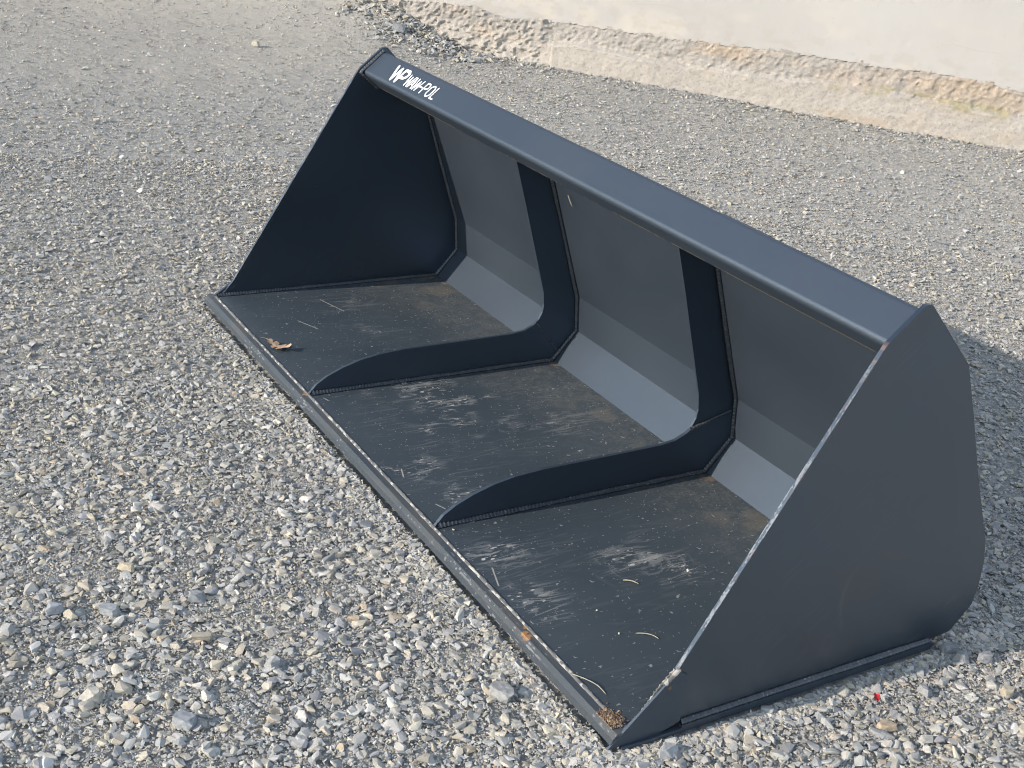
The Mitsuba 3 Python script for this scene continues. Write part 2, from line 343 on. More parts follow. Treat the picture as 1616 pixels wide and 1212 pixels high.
# weld closing the end of the corner plate at the knee of the front edge
add(f'{B}__weld_bead', bead([(W + 0.001, 0.094, 0.0925), (W + 0.001, 0.1195, 0.117)], np.array([1.0, 0, 0.0]), np.array([0, -0.69, 0.72]), 0.0055, 71), 'scuffed_weld', smooth=True)
for i, (xa, sx) in enumerate(((W - 0.001, -1),)):
    add(f'{B}__weld_bead', bead([(xa, 0.060, 0.047), (xa, 0.092, 0.086), (xa, 0.115, 0.112)], np.array([sx * 1.0, 0, 0.0]), np.array([0, -0.69, 0.72]), 0.006, 73 + i), 'scuffed_weld', smooth=True)
# mounting rail behind the bar (its upper edge shows above the bar)
add(f'{B}__mounting_rail', extrude([(0.521, 0.6868), (0.531, 0.6885), (0.545, 0.6815), (0.66, 0.586), (0.648, 0.5775)], 1.455, 1.59), 'paint')
# back stiffener plates and hooks a loader would hold
for x in (0.62, 1.33):
    add(f'{B}__mounting_hook', extrude([(0.70, 0.49), (0.80, 0.45), (0.86, 0.30), (0.88, 0.12), (0.85, 0.06), (0.848, 0.10), (0.835, 0.207), (0.76, 0.356)], x - 0.012, x + 0.012), 'paint')

# lettering on the bar: strokes cut from the photograph's own letter forms
def stroke(pts, w):
    return LineString(pts).buffer(w / 2, quad_segs=4, join_style='round', cap_style='round')
EMB, TXT = 0.0094, 0.0047
L = [[(0.131, 0.073), (0.150, 0.029), (0.156, 0.071), (0.175, 0.029), (0.178, 0.072), (0.197, 0.073), (0.206, 0.066), (0.205, 0.054), (0.196, 0.047), (0.177, 0.047)]]
strokes = [stroke(q, EMB) for q in L]
lo, hi = 0.0315, 0.0665
txt = [[(0.214, hi), (0.222, lo), (0.2285, hi - .004), (0.235, lo), (0.243, hi)],
       [(0.243, lo), (0.252, hi), (0.262, lo)], [(0.247, lo + .011), (0.258, lo + .011)],
       [(0.263, hi), (0.271, lo), (0.2775, hi - .004), (0.284, lo), (0.292, hi)],
       [(0.294, 0.048), (0.306, 0.048)],
       [(0.313, lo), (0.313, hi), (0.326, hi), (0.332, hi - .005), (0.332, hi - .013), (0.326, hi - .018), (0.313, hi - .018)],
       [(0.341, lo + .007), (0.341, hi - .007), (0.347, hi), (0.355, hi), (0.361, hi - .007), (0.361, lo + .007), (0.355, lo), (0.347, lo), (0.341, lo + .007)],
       [(0.371, hi), (0.371, lo), (0.387, lo)]]
strokes += [stroke([(0.2185 + (a - 0.214) * 0.974, b) for a, b in q], TXT) for q in txt]
p0, p1 = np.array(bar[0]), np.array(bar[1])
uu = (p1 - p0) / np.linalg.norm(p1 - p0)
nn2 = np.array([-uu[1], uu[0]])
for grp in (strokes[:2], strokes[2:]):
    g = unary_union(grp)
    meshes = [trimesh.creation.extrude_polygon(q, 0.0006, engine='earcut') for q in getattr(g, 'geoms', [g])]
    m = trimesh.util.concatenate(meshes)
    v = np.asarray(m.vertices)
    yz = p0 + (v[:, 1:2] - 0.008) * uu + (v[:, 2:3] + 0.0002) * nn2
    m.vertices = np.c_[v[:, 0], yz]
    k = add(f'{B}__top_bar__lettering', m, 'white_print')
lab(f'{B}__top_bar__lettering', 'white WP emblem')
lab(f'{B}__top_bar__lettering_001', 'white WAW-POL lettering')

# ------------------------------------------------------------------ wall
WP = np.array([-1.91424, 3.88697]); WU = np.array([0.797379, 0.603479]); WN = np.array([0.603479, -0.797379])
def wall_pts(s, z, d):
    return np.stack([WP[0] + s * WU[0] + d * WN[0], WP[1] + s * WU[1] + d * WN[1], z], -1)
S0, S1 = -9.0, 9.0
TOP = np.array([[-9, .24], [-2.42, .236], [-2.337, .219], [-1.907, .248], [-1.684, .221], [-1.299, .262], [-.92, .263], [-.526, .271], [-.377, .281], [-.117, .296], [.471, .307], [.793, .316], [1.08, .300], [1.164, .289], [9, .29]])
def top_edge(s):
    q = np.stack([s * 9, s * 0, s * 0], -1)
    return np.interp(s, TOP[:, 0], TOP[:, 1]) + 0.022 * (meshkit.fbm(q, 4, 2) - 0.5) + 0.008 * (meshkit.noise(q * 9, 4) - 0.5)
def ground_z(x, y):
    """height of the gravel surface"""
    x, y = np.asarray(x, float), np.asarray(y, float)
    q = np.stack([x, y, x * 0], -1)
    h = -0.017 + 0.018 * (meshkit.fbm(q * 1.3, 3, 11) - 0.5) * np.clip(np.hypot(np.maximum(abs(x - 1) - 1, 0), np.maximum(abs(y - .36) - .36, 0)) / 0.6, 0.1, 1) + 0.010 * (meshkit.fbm(q * 6, 2, 12) - 0.5)
    s = (x - WP[0]) * WU[0] + (y - WP[1]) * WU[1]
    d = (x - WP[0]) * WN[0] + (y - WP[1]) * WN[1]
    heap = np.interp(s, [-4, -2.5, -2.33, -2.22, -2.07, -1.9, -1.7], [.30, .22, .17, .12, .065, .0, 0.0])
    h += heap * np.exp(-np.maximum(d, 0) / 0.32)
    h += 0.022 * np.exp(-np.maximum(d, 0) / 0.10)
    return h
def wall_sheet(s, t, dfun, zfun):
    SS, TT = np.meshgrid(s, t, indexing='ij')
    Z = zfun(SS, TT)
    D = dfun(SS, Z)
    return wall_pts(SS, Z, D).reshape(-1, 3), len(s), len(t)
s_fine = np.unique(np.r_[np.arange(S0, -3.4, 0.1), np.arange(-3.4, 3.0, 0.0075), np.arange(3.0, S1 + .01, 0.1)])
# rendered (plastered) upper wall, with a broken lower edge about 12 mm proud of what is below
t = np.r_[0, 0.012, np.linspace(0.03, 1, 70)]
def zf(s, t): 
    e = top_edge(s)
    return e + t * (3.4 - e)
def df(s, z):
    q = np.stack([s, z, s * 0], -1)
    return 0.006 * (meshkit.fbm(q * 2.2, 3, 3) - 0.5) + 0.0012 * (meshkit.fbm(q * 40, 2, 6) - 0.5)
V, n, m = wall_sheet(s_fine, t, df, zf)
# close the lower edge and add a back so that it is a slab
e = top_edge(s_fine)
low = wall_pts(s_fine, e - 0.002, s_fine * 0 - 0.045)
V2 = np.concatenate([low[:, None], V.reshape(n, m, 3)], 1)
V2 = np.concatenate([V2, wall_pts(s_fine, s_fine * 0 + 3.4, s_fine * 0 - 0.3)[:, None], wall_pts(s_fine, s_fine * 0 - 0.3, s_fine * 0 - 0.3)[:, None]], 1)
def plaster_fn(p, n, uv):
    s = p.x * float(WU[0]) + p.y * float(WU[1])
    c = mix((0.47, 0.455, 0.44), (0.52, 0.51, 0.495), fbm(s * 1.7, p.z * 2.5, 1.0, 3))
    c = mix(c, (0.60, 0.55, 0.48), smoothstep(0.55, 0.8, fbm(s * 4, p.z * 9, 3.0, 3)) * smoothstep(0.75, 0.25, p.z) * 0.5)
    c = mix(c, (0.35, 0.33, 0.30), smoothstep(0.93, 0.97, noise(s * 95, p.z * 95, 2.0)) * 0.25)
    c = mix(c, (0.45, 0.41, 0.36), smoothstep(0.52, 0.72, fbm(s * 14, p.z * 26, 7.0, 3)) * smoothstep(0.52, 0.27, p.z) * 0.45)
    crack = dr.abs(p.z - 0.43 - 0.05 * (fbm(s * 5, 0.0, 4.0, 3) - 0.5) - 0.02 * s)
    c = mix(c, (0.42, 0.38, 0.33), smoothstep(0.0035, 0.001, crack) * smoothstep(0.62, 0.75, noise(s * 2.4, 8.0)) * 0.25)
    return c
def plaster_bump(p, n, uv):
    s = p.x * float(WU[0]) + p.y * float(WU[1])
    return fbm(s * 60, p.z * 60, 0.0, 3) * 0.0025
scene['plaster_mat'] = twosided({'type': 'bumpmap', 'arbitrary': mikit.proc(plaster_bump, eps=3e-3), 'scale': 1.0, 'bsdf': {'type': 'diffuse', 'reflectance': mikit.proc(plaster_fn)}})
lab('building_wall', 'white rendered building wall with a crumbling bare concrete foot above the gravel', 'wall')
add('building_wall__render_coat', trimesh.Trimesh(V2.reshape(-1, 3), grid_faces(n, m + 3), process=False), 'plaster_mat', smooth=50)
# rough foundation under it: recessed mortar band above, cast ledge standing out below
LEDGE = np.array([[-9, .10], [-2.4, .14], [-1.9, .13], [-1.40, .13], [-1.25, .153], [-.86, .139], [-.53, .142], [-.18, .15], [.33, .187], [.76, .179], [1.15, .166], [9, .16]])
t = np.linspace(0, 1, 92)
def zf2(s, t): return -0.12 + t * (top_edge(s) + 0.012 + 0.12)
def df2(s, z):
    q = np.stack([s, z, s * 0], -1)
    led = np.interp(s, LEDGE[:, 0], LEDGE[:, 1]) + 0.02 * (meshkit.fbm(q[..., :] * [6, 0, 0], 3, 21) - 0.5)
    step = np.clip((led - z) / 0.018 + 0.5, 0, 1)
    rough = 0.6 * (meshkit.fbm(q * 20, 5, 22) - 0.5) + 0.5 * (np.floor(meshkit.fbm(q * 14, 3, 27) * 9) / 9 - 0.5) + 0.25 * (0.5 - np.abs(2 * meshkit.noise(q * 48, 28) - 1))
    lumps = 0.55 * np.clip(meshkit.noise(q * 26, 24) - 0.45, 0, 1) + 0.7 * np.clip(meshkit.noise(q * 60, 25) - 0.5, 0, 1)
    left = np.clip((-1.40 - s) / 0.05, 0, 1)          # exposed rubble left of the block
    smooth = step * (1 - left) * 0.75
    d = -0.005 + 0.018 * step * (1 - left) + left * 0.012
    d = d + rough * (0.024 + 0.006 * left) * (1 - smooth) + lumps * 0.040 * (0.5 + 0.7 * left) * (1 - smooth) + smooth * 0.010 * (meshkit.fbm(q * 30, 3, 26) - 0.5)
    # block end face and the crack over it
    d = d + 0.022 * np.clip((s + 1.385) / 0.008, 0, 1) * np.clip((-0.50 - s) / 0.3, 0, 1) * step
    return d
V, n, m = wall_sheet(s_fine, t, df2, zf2)
def plinth_fn(p, n, uv):
    s = (p.x - float(WP[0])) * float(WU[0]) + (p.y - float(WP[1])) * float(WU[1])
    a = fbm(s * 5, p.z * 9, 1.0, 3)
    c = mix((0.35, 0.328, 0.305), (0.44, 0.415, 0.385), a)
    lowr = smoothstep(0.20, 0.12, p.z)
    c = mix(c, (0.50, 0.465, 0.42), lowr * 0.6)
    c = mix(c, (0.42, 0.37, 0.325), smoothstep(0.5, 0.7, fbm(s * 3 + 4, p.z * 14, 6.0, 3)) * (1 - lowr) * 0.8)
    c = mix(c, (0.47, 0.36, 0.25), smoothstep(0.55, 0.75, fbm(s * 2.2, p.z * 8 + 3, 9.0, 3)) * 0.4)
    agg = noise(s * 110, p.z * 110, 2.0)
    c = mix(c, (0.26, 0.25, 0.24), smoothstep(0.70, 0.82, agg) * 0.40)
    c = mix(c, (0.62, 0.57, 0.50), smoothstep(0.72, 0.82, noise(s * 90 + 40, p.z * 90, 5.0)) * 0.3)
    moss = smoothstep(0.45, 0.62, fbm(s * 9, p.z * 22, 12.0, 3)) * dr.exp(-dr.square((p.z - 0.175 - 0.0 * s) / 0.028)) * smoothstep(0.05, 0.35, s) * smoothstep(1.5, 0.9, s)
    moss = moss + 0.6 * smoothstep(0.5, 0.62, fbm(s * 9, p.z * 22, 15.0, 3)) * smoothstep(0.10, 0.0, dr.abs(s + 1.95)) * smoothstep(0.09, 0.0, dr.abs(p.z - 0.15))
    return mix(c, (0.34, 0.31, 0.17), dr.clip(moss * (0.2 + noise(s * 60, p.z * 60, 3.0)), 0, 0.6))
scene['plinth_mat'] = twosided({'type': 'diffuse', 'reflectance': mikit.proc(plinth_fn)})
add('building_wall__plinth', trimesh.Trimesh(V, grid_faces(n, m), process=False), 'plinth_mat', smooth=True)
lab('building_wall__plinth', 'crumbling bare concrete foot of the wall')

# ------------------------------------------------------------------ ground sheet
foot = CAM[:2]
az = math.atan2(R_FWD[1], R_FWD[0])
half = math.radians(34)
th = np.unique(np.r_[np.linspace(-half, half, 420), np.linspace(half, 2 * math.pi - half, 90)]) + az
th = th[:-1] if abs(th[-1] - th[0] - 2 * math.pi) < 1e-6 else th
rad = np.r_[0.02, 0.4, 0.8, np.exp(np.arange(math.log(1.1), math.log(10.5), 0.0042)), 12, 15, 20, 30, 60, 150, 600]
RR, TH_ = np.meshgrid(rad, th, indexing='ij')
X, Y = foot[0] + RR * np.cos(TH_), foot[1] + RR * np.sin(TH_)
fade = np.clip((13 - RR) / 3, 0, 1)
Z = ground_z(X, Y)
Z = np.where(RR > 14, -0.02, Z)
q = np.stack([X, Y, X * 0], -1)
Z = Z + fade * 0.007 * (meshkit.noise(q * 60, 31) - 0.5) + fade * 0.005 * (meshkit.noise(q * 130, 32) - 0.5) - 0.004
sd = (X - WP[0]) * WN[0] + (Y - WP[1]) * WN[1]
Z = np.where((sd < -0.06) & (RR < 14), np.minimum(Z, -0.02), Z)
inside = (X > -0.03) & (X < W + 0.03) & (Y > 0.0) & (Y < 0.80)
Z = np.where(inside, np.minimum(Z, -0.022), Z)
V = np.stack([X, Y, Z], -1).reshape(-1, 3)
add('ground', trimesh.Trimesh(V, grid_faces(len(rad), len(th), True)[:, ::-1], process=False), 'ground_mat', smooth=True)
lab('ground', 'grey gravel yard', kind='structure')

# ------------------------------------------------------------------ gravel: crushed grey and buff stone
rng = np.random.default_rng(7)
def template(nv, flat, seed):
    r = np.random.default_rng(seed)
    while True:
        p = r.normal(size=(nv, 3))
        p /= np.linalg.norm(p, axis=1, keepdims=True)
        p *= r.uniform(0.75, 1.0, (nv, 1))
        # cut by random planes for flat faces: snap some points onto an upper plane
        p[:, 2] = np.clip(p[:, 2], -0.55, 0.55)
        h = trimesh.convex.convex_hull(p)
        if len(h.vertices) == nv:
            break
        nv_try = len(h.vertices)
        if nv_try >= nv - 1:
            break
    v = np.asarray(h.vertices) - np.asarray(h.vertices).mean(0)
    v /= np.abs(v[:, :2]).max()
    v[:, 2] /= np.abs(v[:, 2]).max()
    return v, np.asarray(h.faces)
TINY = [template(6, 0, 50 + i) for i in range(40)]
SMALL = [template(7, 0, 100 + i) for i in range(40)]
MID = [template(10, 0, 300 + i) for i in range(40)]
BIG = [template(18, 0, 500 + i) for i in range(24)]
PALETTE = np.array([[.37, .375, .38], [.44, .44, .435], [.50, .495, .475], [.32, .325, .335], [.50, .475, .42], [.53, .49, .41], [.60, .58, .54], [.45, .415, .355], [.51, .43, .33], [.40, .405, .415]])
P_NEAR = np.array([.12, .17, .18, .05, .17, .11, .08, .07, .015, .035])
P_FAR = np.array([.22, .19, .12, .12, .08, .05, .03, .06, .01, .12])
P_DUST = np.array([.09, .16, .18, .04, .20, .12, .08, .10, .02, .01])
def quat_rot(n, tilt):
    yaw = rng.uniform(0, 2 * np.pi, n)
    a, b = rng.normal(0, tilt, n), rng.normal(0, tilt, n)
    cy, sy, ca, sa, cb, sb = np.cos(yaw), np.sin(yaw), np.cos(a), np.sin(a), np.cos(b), np.sin(b)
    one, zero = np.ones(n), np.zeros(n)
    Rz = np.stack([cy, -sy, zero, sy, cy, zero, zero, zero, one], 1).reshape(-1, 3, 3)
    Rx = np.stack([one, zero, zero, zero, ca, -sa, zero, sa, ca], 1).reshape(-1, 3, 3)
    Ry = np.stack([cb, zero, sb, zero, one, zero, -sb, zero, cb], 1).reshape(-1, 3, 3)
    return Rx @ Ry @ Rz
def scatter(count, r0, r1, smin_fn, smax, expo, tilt, lift, half_ang):
    """positions in a sector round the camera's foot with power-law sizes"""
    rr = np.sqrt(rng.uniform(r0 * r0, r1 * r1, count))
    aa = az + rng.uniform(-half_ang, half_ang, count)
    x, y = foot[0] + rr * np.cos(aa), foot[1] + rr * np.sin(aa)
    smin = smin_fn(rr)
    k = 1 - expo
    size = (smin ** k + rng.uniform(0, 1, count) * (smax ** k - smin ** k)) ** (1 / k)
    return x, y, size
def keep(x, y, size):
    sdist = (x - WP[0]) * WN[0] + (y - WP[1]) * WN[1]
    under = (x > -0.022 - size * .2) & (x < W + 0.014 + size * .25 - 0.008 * (y < .13)) & (y > 0.004 - size * .3) & (y < 0.76 + size * 0.2)
    return (sdist > 0.005) & ~under
stones = {'v': [], 'f': [], 'c': []}
offset = [0]
def emit(x, y, size, tilt, lift):
    ok = keep(x, y, size)
    x, y, size = x[ok], y[ok], size[ok]
    n = len(x)
    bx = rng.uniform(0, 1, n)
    z = ground_z(x, y)
    near_wall = np.clip(1 - ((x - WP[0]) * WN[0] + (y - WP[1]) * WN[1]) / 2.2, 0, 1)
    dusty = np.clip((-1.4 - x) / 2.2, 0, 1) * np.clip((3.0 - y) / 1.2, 0, 1)
    pr = P_NEAR[None] * (1 - near_wall - dusty).clip(0)[:, None] + P_FAR[None] * near_wall[:, None] + P_DUST[None] * dusty[:, None]
    pr /= pr.sum(1, keepdims=True)
    patch = meshkit.fbm(np.stack([x * 1.6, y * 1.6, x * 0], -1), 3, 41) - 0.5
    warm = np.array([0, 0, 0, 0, 1, 1, .5, 1, 1, -.5])
    pr *= np.exp(2.2 * patch[:, None] * warm[None])
    pr /= pr.sum(1, keepdims=True)
    idx = (rng.uniform(0, 1, n)[:, None] > np.cumsum(pr, 1)).sum(1).clip(0, 9)
    col = PALETTE[idx] * [1.005, 1.0, 0.98] * rng.uniform(0.86, 1.11, (n, 1)) * (1 + rng.normal(0, 0.007, (n, 3)))
    R3 = quat_rot(n, 1.0)
    R3 = quat_rot(n, tilt)
    a = size * 0.5
    dims = np.stack([a, a * rng.uniform(0.38, 0.9, n), a * rng.uniform(0.12, 0.42, n)], 1)
    zc = z + dims[:, 2] * rng.uniform(*lift, n)
    far = np.hypot(x - foot[0], y - foot[1])
    cls = np.where(size / far < 0.0038, 0, np.where(size / far < 0.0060, 1, np.where(size / far < 0.0125, 2, 3)))
    for c, lib in enumerate((TINY, SMALL, MID, BIG)):
        for k in range(len(lib)):
            sel = np.nonzero((cls == c) & ((bx * len(lib)).astype(int) == k))[0]
            if not len(sel):
                continue
            v, f = lib[k]
            vv = np.einsum('nij,nvj->nvi', R3[sel], v[None] * dims[sel][:, None]) + np.stack([x[sel], y[sel], zc[sel]], 1)[:, None]
            cc = np.repeat(col[sel][:, None], len(v), 1) * (1 + rng.normal(0, 0.10, (len(sel), len(v), 1)))
            stones['v'].append(vv.reshape(-1, 3)); stones['c'].append(cc.reshape(-1, 3))
            stones['f'].append((f[None] + (np.arange(len(sel)) * len(v))[:, None, None] + offset[0]).reshape(-1, 3))
            offset[0] += len(sel) * len(v)
def layer(count, r0, r1, smin, smax, expo, tilt, lift, ha=0.50):
    x, y, s = scatter(count, r0, r1, smin if callable(smin) else (lambda r: r * 0 + smin), smax, expo, tilt, lift, ha)
    emit(x, y, s, tilt, lift)
def dust_thin(x, y):
    return np.clip((-1.6 - x) / 1.6, 0, 1) * np.clip((2.6 - y) / 0.9, 0, 1)
def layer_far(count, r0, r1, smin, smax, expo, tilt, lift, ha=0.50):
    x, y, s = scatter(count, r0, r1, lambda r: r * 0 + smin, smax, expo, tilt, lift, ha)
    ok = rng.uniform(0, 1, count) > 0.72 * dust_thin(x, y)
    emit(x[ok], y[ok], s[ok], tilt, lift)
layer(95000, 1.15, 3.0, 0.0046, 0.034, 2.45, 0.22, (-0.1, 0.7))
layer(95000, 1.15, 3.0, 0.0040, 0.009, 2.4, 0.27, (0.3, 1.6))
layer(135000, 2.9, 5.0, 0.0056, 0.030, 2.80, 0.24, (-0.1, 0.9))
layer_far(138000, 4.9, 9.6, 0.0080, 0.034, 2.95, 0.30, (-0.2, 0.8))
for x0_, x1_, y0_, y1_, n_ in ((-0.06, 2.02, -0.05, 0.002, 4200), (2.0, 2.06, -0.05, 0.95, 3000), (-0.07, 0.0, -0.05, 0.8, 1200)):
    emit(rng.uniform(x0_, x1_, n_), rng.uniform(y0_, y1_, n_), rng.uniform(0.006, 0.02, n_), 0.3, (-0.1, 0.7))
layer(420, 1.15, 5.0, 0.026, 0.046, 2.6, 0.20, (-0.2, 0.5))
layer(12000, 1.0, 6.0, 0.010, 0.035, 2.7, 0.32, (-0.2, 0.6), 1.2)
# the coarser row heaped along the foot of the wall and against the bucket
s_ = np.r_[rng.uniform(-2.7, 1.6, 1300), rng.uniform(-2.42, -1.75, 700)]
d_ = np.abs(rng.normal(0, 0.07, 2000)) + 0.01 + np.where(s_ < -1.7, np.abs(rng.normal(0, 0.09, 2000)), 0)
emit(WP[0] + s_ * WU[0] + d_ * WN[0], WP[1] + s_ * WU[1] + d_ * WN[1], np.where(s_ < -1.7, rng.uniform(0.016, 0.06, 2000), rng.uniform(0.012, 0.03, 2000)), 0.4, (0.1, 1.0))
gm = trimesh.Trimesh(np.concatenate(stones['v']), np.concatenate(stones['f']), process=False)
add('gravel', gm, 'stone_mat', color=np.clip(np.concatenate(stones['c']), 0.02, 0.66))
lab('gravel', 'loose crushed stone covering the yard', 'gravel', kind='stuff')

# ------------------------------------------------------------------ single stones that stand out
def rock(key, label, x, y, dims, yaw, col, seed, sink=0.2, tilt=(0, 0), nv=22, cat='stone', group=None):
    r = np.random.default_rng(seed)
    p = r.normal(size=(nv, 3)); p /= np.linalg.norm(p, axis=1, keepdims=True)
    p = np.sign(p) * np.abs(p) ** 0.62
    p[:, 2] = np.clip(p[:, 2] * 1.7, -0.6, 0.6)
    p[:, :2] *= (1 - 0.22 * (p[:, 2:3] > 0.5))
    h = trimesh.convex.convex_hull(p)
    h = trimesh.Trimesh(*trimesh.remesh.subdivide(np.asarray(h.vertices), np.asarray(h.faces)))
    h = trimesh.Trimesh(*trimesh.remesh.subdivide(np.asarray(h.vertices), np.asarray(h.faces)))
    h = trimesh.Trimesh(*trimesh.remesh.subdivide(np.asarray(h.vertices), np.asarray(h.faces)))
    v = np.asarray(h.vertices)
    v = v * (1 + 0.16 * (meshkit.fbm(v * 3.2 + seed, 4, seed) - 0.5)[:, None])
    v = v / np.abs(v).max(0) * (np.array(dims) * [.42, .42, .36])
    M = (T().rotate([0, 0, 1], yaw) @ T().rotate([1, 0, 0], tilt[0]) @ T().rotate([0, 1, 0], tilt[1])).matrix
    v = v @ np.array(M)[:3, :3].T
    v += [x, y, float(ground_z(x, y)) + dims[2] * (0.40 - sink) + 0.005]
    tint = np.array(col)[None] * (0.55 + 0.75 * meshkit.fbm(v * 160, 4, seed + 1))[:, None]
    k = add(key, trimesh.Trimesh(v, h.faces, process=False), 'stone_mat', color=tint)
    lab(k, label, cat, group)
rock('stone', 'pale cream stone lying alone on the fine gravel at the upper left', -3.58, 1.48, (.055, .045, .04), 30, (.55, .51, .43), 1, .1)
rock('stone', 'dark blue-grey stone just behind the far top corner of the bucket', -3.63, 2.37, (.13, .08, .06), 20, (.26, .28, .30), 2, .15)
rock('stone', 'largest bluish stone on the heap at the left end of the wall', -3.80, 2.66, (.12, .09, .08), 60, (.29, .31, .325), 3, .1)
rock('stone', 'bluish stone on the heap beside the largest one, nearer the bucket', -3.69, 2.60, (.10, .075, .06), 10, (.27, .29, .31), 4, .1)
rock('stone', 'square pale grey block under the near front corner of the bucket', 2.048, 0.088, (.046, .040, .032), 40, (.44, .45, .46), 5, .35)
rock('stone', 'peach coloured long stone in the sun beside the near side of the bucket', 2.145, .487, (.046, .024, .024), 60, (.54, .44, .33), 6, .35)
rock('stone', 'flat grey stone on the edge of the bucket shadow at the right', 2.105, .626, (.036, .026, .022), 15, (.36, .37, .38), 7, .2)
rock('stone', 'rounded buff stone in the sun at the right edge of the photo', 2.168, .773, (.034, .028, .024), 80, (.46, .42, .34), 8, .2)
rock('stone', 'grey angular stone in the shade, middle one of three behind the wear strip', 2.061, .771, (.042, .034, .03), 20, (.33, .34, .35), 9, .2)
rock('stone', 'grey angular stone in the shade, rightmost of three behind the wear strip', 2.075, .818, (.036, .03, .026), 50, (.30, .31, .325), 10, .2)
rock('stone', 'grey flat stone in the shade, leftmost of three behind the wear strip', 2.030, .775, (.046, .028, .024), 70, (.32, .335, .345), 11, .2)
rock('stone', 'large whitish stone with brown flecks at the lower left', 1.554, -.712, (.050, .036, .026), 70, (.55, .52, .46), 12, .25)
rock('stone', 'large flat blue-grey slab stone at the lower left', 1.325, -.623, (.058, .034, .02), 55, (.40, .42, .43), 13, .25)
rock('stone', 'flat tan diamond shaped stone in the left foreground', 1.466, -.498, (.056, .030, .018), 75, (.47, .43, .35), 14, .25)
rock('stone', 'big blue-grey stone with a pale patch in the lower left foreground', 1.671, -.594, (.050, .036, .028), 40, (.36, .38, .40), 15, .25)
rock('stone', 'small cream stone with a flat top at the left', 1.209, -.56, (.042, .020, .020), 65, (.55, .49, .38), 16, .15)
rock('stone', 'squat grey stone with pale veins right of the flat blue-grey slab', 1.342, -.467, (.042, .026, .022), 60, (.34, .355, .36), 17, .2)
rock('stone', 'dark edged grey wedge stone near the left edge of the photo', 1.292, -.706, (.040, .028, .024), 85, (.36, .38, .41), 18, .15)
rock('stone', 'rough grey stone with a hollow, left of the near front corner of the bucket', 1.583, -.413, (.036, .030, .022), 20, (.40, .41, .41), 19, .2)
rock('stone', 'broad grey stone close to the cutting edge near its right end', 1.80, -.085, (.062, .042, .028), 30, (.37, .375, .37), 20, .25)

# ------------------------------------------------------------------ small things lying about
scene['leaf_mat'] = principled(VC, 0.6, 0.3)
def leaf(cx, cy, z0, yaw, length):
    nt, ns = 110, 15
    t = np.linspace(0, 1, nt)
    s = np.linspace(-1, 1, ns)
    def half(c, off, r):
        w = 0.075 * np.sin(np.pi * np.clip(t * 0.96 + 0.03, 0, 1)) ** 0.6
        for cc, oo, ra in zip(c, off, r):
            w = np.maximum(w, np.where(np.abs(t - cc) < ra, oo + np.sqrt(np.maximum(ra * ra - (t - cc) ** 2, 0)), 0))
        return length * w
    wl = half((.20, .43, .68, .90), (.07, .16, .17, .04), (.075, .085, .10, .09))
    wr = half((.16, .36, .60, .86), (.06, .13, .19, .08), (.07, .08, .095, .11))
    TT, SS = np.meshgrid(t, s, indexing='ij')
    Wd = np.where(SS < 0, wl[:, None], wr[:, None])
    x = (TT - 0.5) * length
    y = SS * Wd
    z = 0.006 + 0.009 * np.abs(y / (0.3 * length)) ** 1.5 * (0.4 + np.sin(TT * 9) * 0.6) + 0.006 * (meshkit.fbm(np.stack([x * 60, y * 60, x * 0], -1), 2, 5) - 0.5) + 0.010 * (TT - 0.5) ** 2 * 4
    ca, sa = math.cos(yaw), math.sin(yaw)
    top = np.stack([cx + x * ca - y * sa, cy + x * sa + y * ca, z0 + z], -1).reshape(-1, 3)
    vein = np.exp(-(SS * 5) ** 2)
    col = np.array([.52, .36, .24])[None, None] * (0.8 + 0.45 * meshkit.fbm(np.stack([x * 90, y * 90, x * 0], -1), 3, 6))[..., None]
    col = col * (1 - vein[..., None] * 0.15)
    f = grid_faces(nt, ns)
    v = np.vstack([top, top - [0, 0, 0.0005]])
    return trimesh.Trimesh(v, np.vstack([f, f[:, ::-1] + len(top)]), process=False), np.tile(col.reshape(-1, 3), (2, 1)), top
lm, lc, ltop = leaf(0.389, 0.060, 0.0205, math.atan2(0.039, 0.068), 0.078)
lab('oak_leaf', 'curled brown oak leaf lying near the front left of the bucket floor', 'leaf')
add('oak_leaf__blade', lm, 'leaf_mat', smooth=True, color=lc)
a0 = ltop[7]
def tube(path, r, sides=6):
    P, s = resample(path, 0.004)
    d = np.gradient(P, axis=0); d /= np.linalg.norm(d, axis=1, keepdims=True)
    a = np.cross(d, [0.02, 0.05, 1.0]); a /= np.linalg.norm(a, axis=1, keepdims=True)
    b = np.cross(d, a)
    ang = np.arange(sides) * 2 * np.pi / sides
    rr = r * np.interp(np.linspace(0, 1, len(P)), [0, .05, .9, 1], [.5, 1, .8, .3])
    V = P[:, None] + rr[:, None, None] * (np.cos(ang)[None, :, None] * a[:, None] + np.sin(ang)[None, :, None] * b[:, None])
    return trimesh.Trimesh(V.reshape(-1, 3), grid_faces(len(P), sides, True), process=False)
add('oak_leaf__stem', tube([a0, a0 + [-0.008, -0.006, -0.001], a0 + [-0.016, -0.009, -0.004]], 0.0009), principled(rgb(.22, .13, .08), 0.6, 0.3), smooth=True)
scene['straw_mat'] = principled(rgb(0.42, 0.39, 0.30), 0.55, 0.4)
def stalk(pts, label, r=0.0013):
    q = np.array(pts, float)
    tt = np.linspace(0, 1, len(q)); t2 = np.linspace(0, 1, 24)
    from scipy.interpolate import PchipInterpolator
    pp = np.stack([PchipInterpolator(tt, q[:, k])(t2) for k in range(3)], 1)
    k = add('dry_stalk', tube(pp, r), 'straw_mat', smooth=True)
    lab(k, label, 'straw')
zf_ = 0.022
stalk([(1.634, .281, zf_), (1.645, .294, zf_ + .002), (1.657, .303, zf_)], 'short yellowish dry stalk among the scratches in the near bay of the bucket floor', .0013)
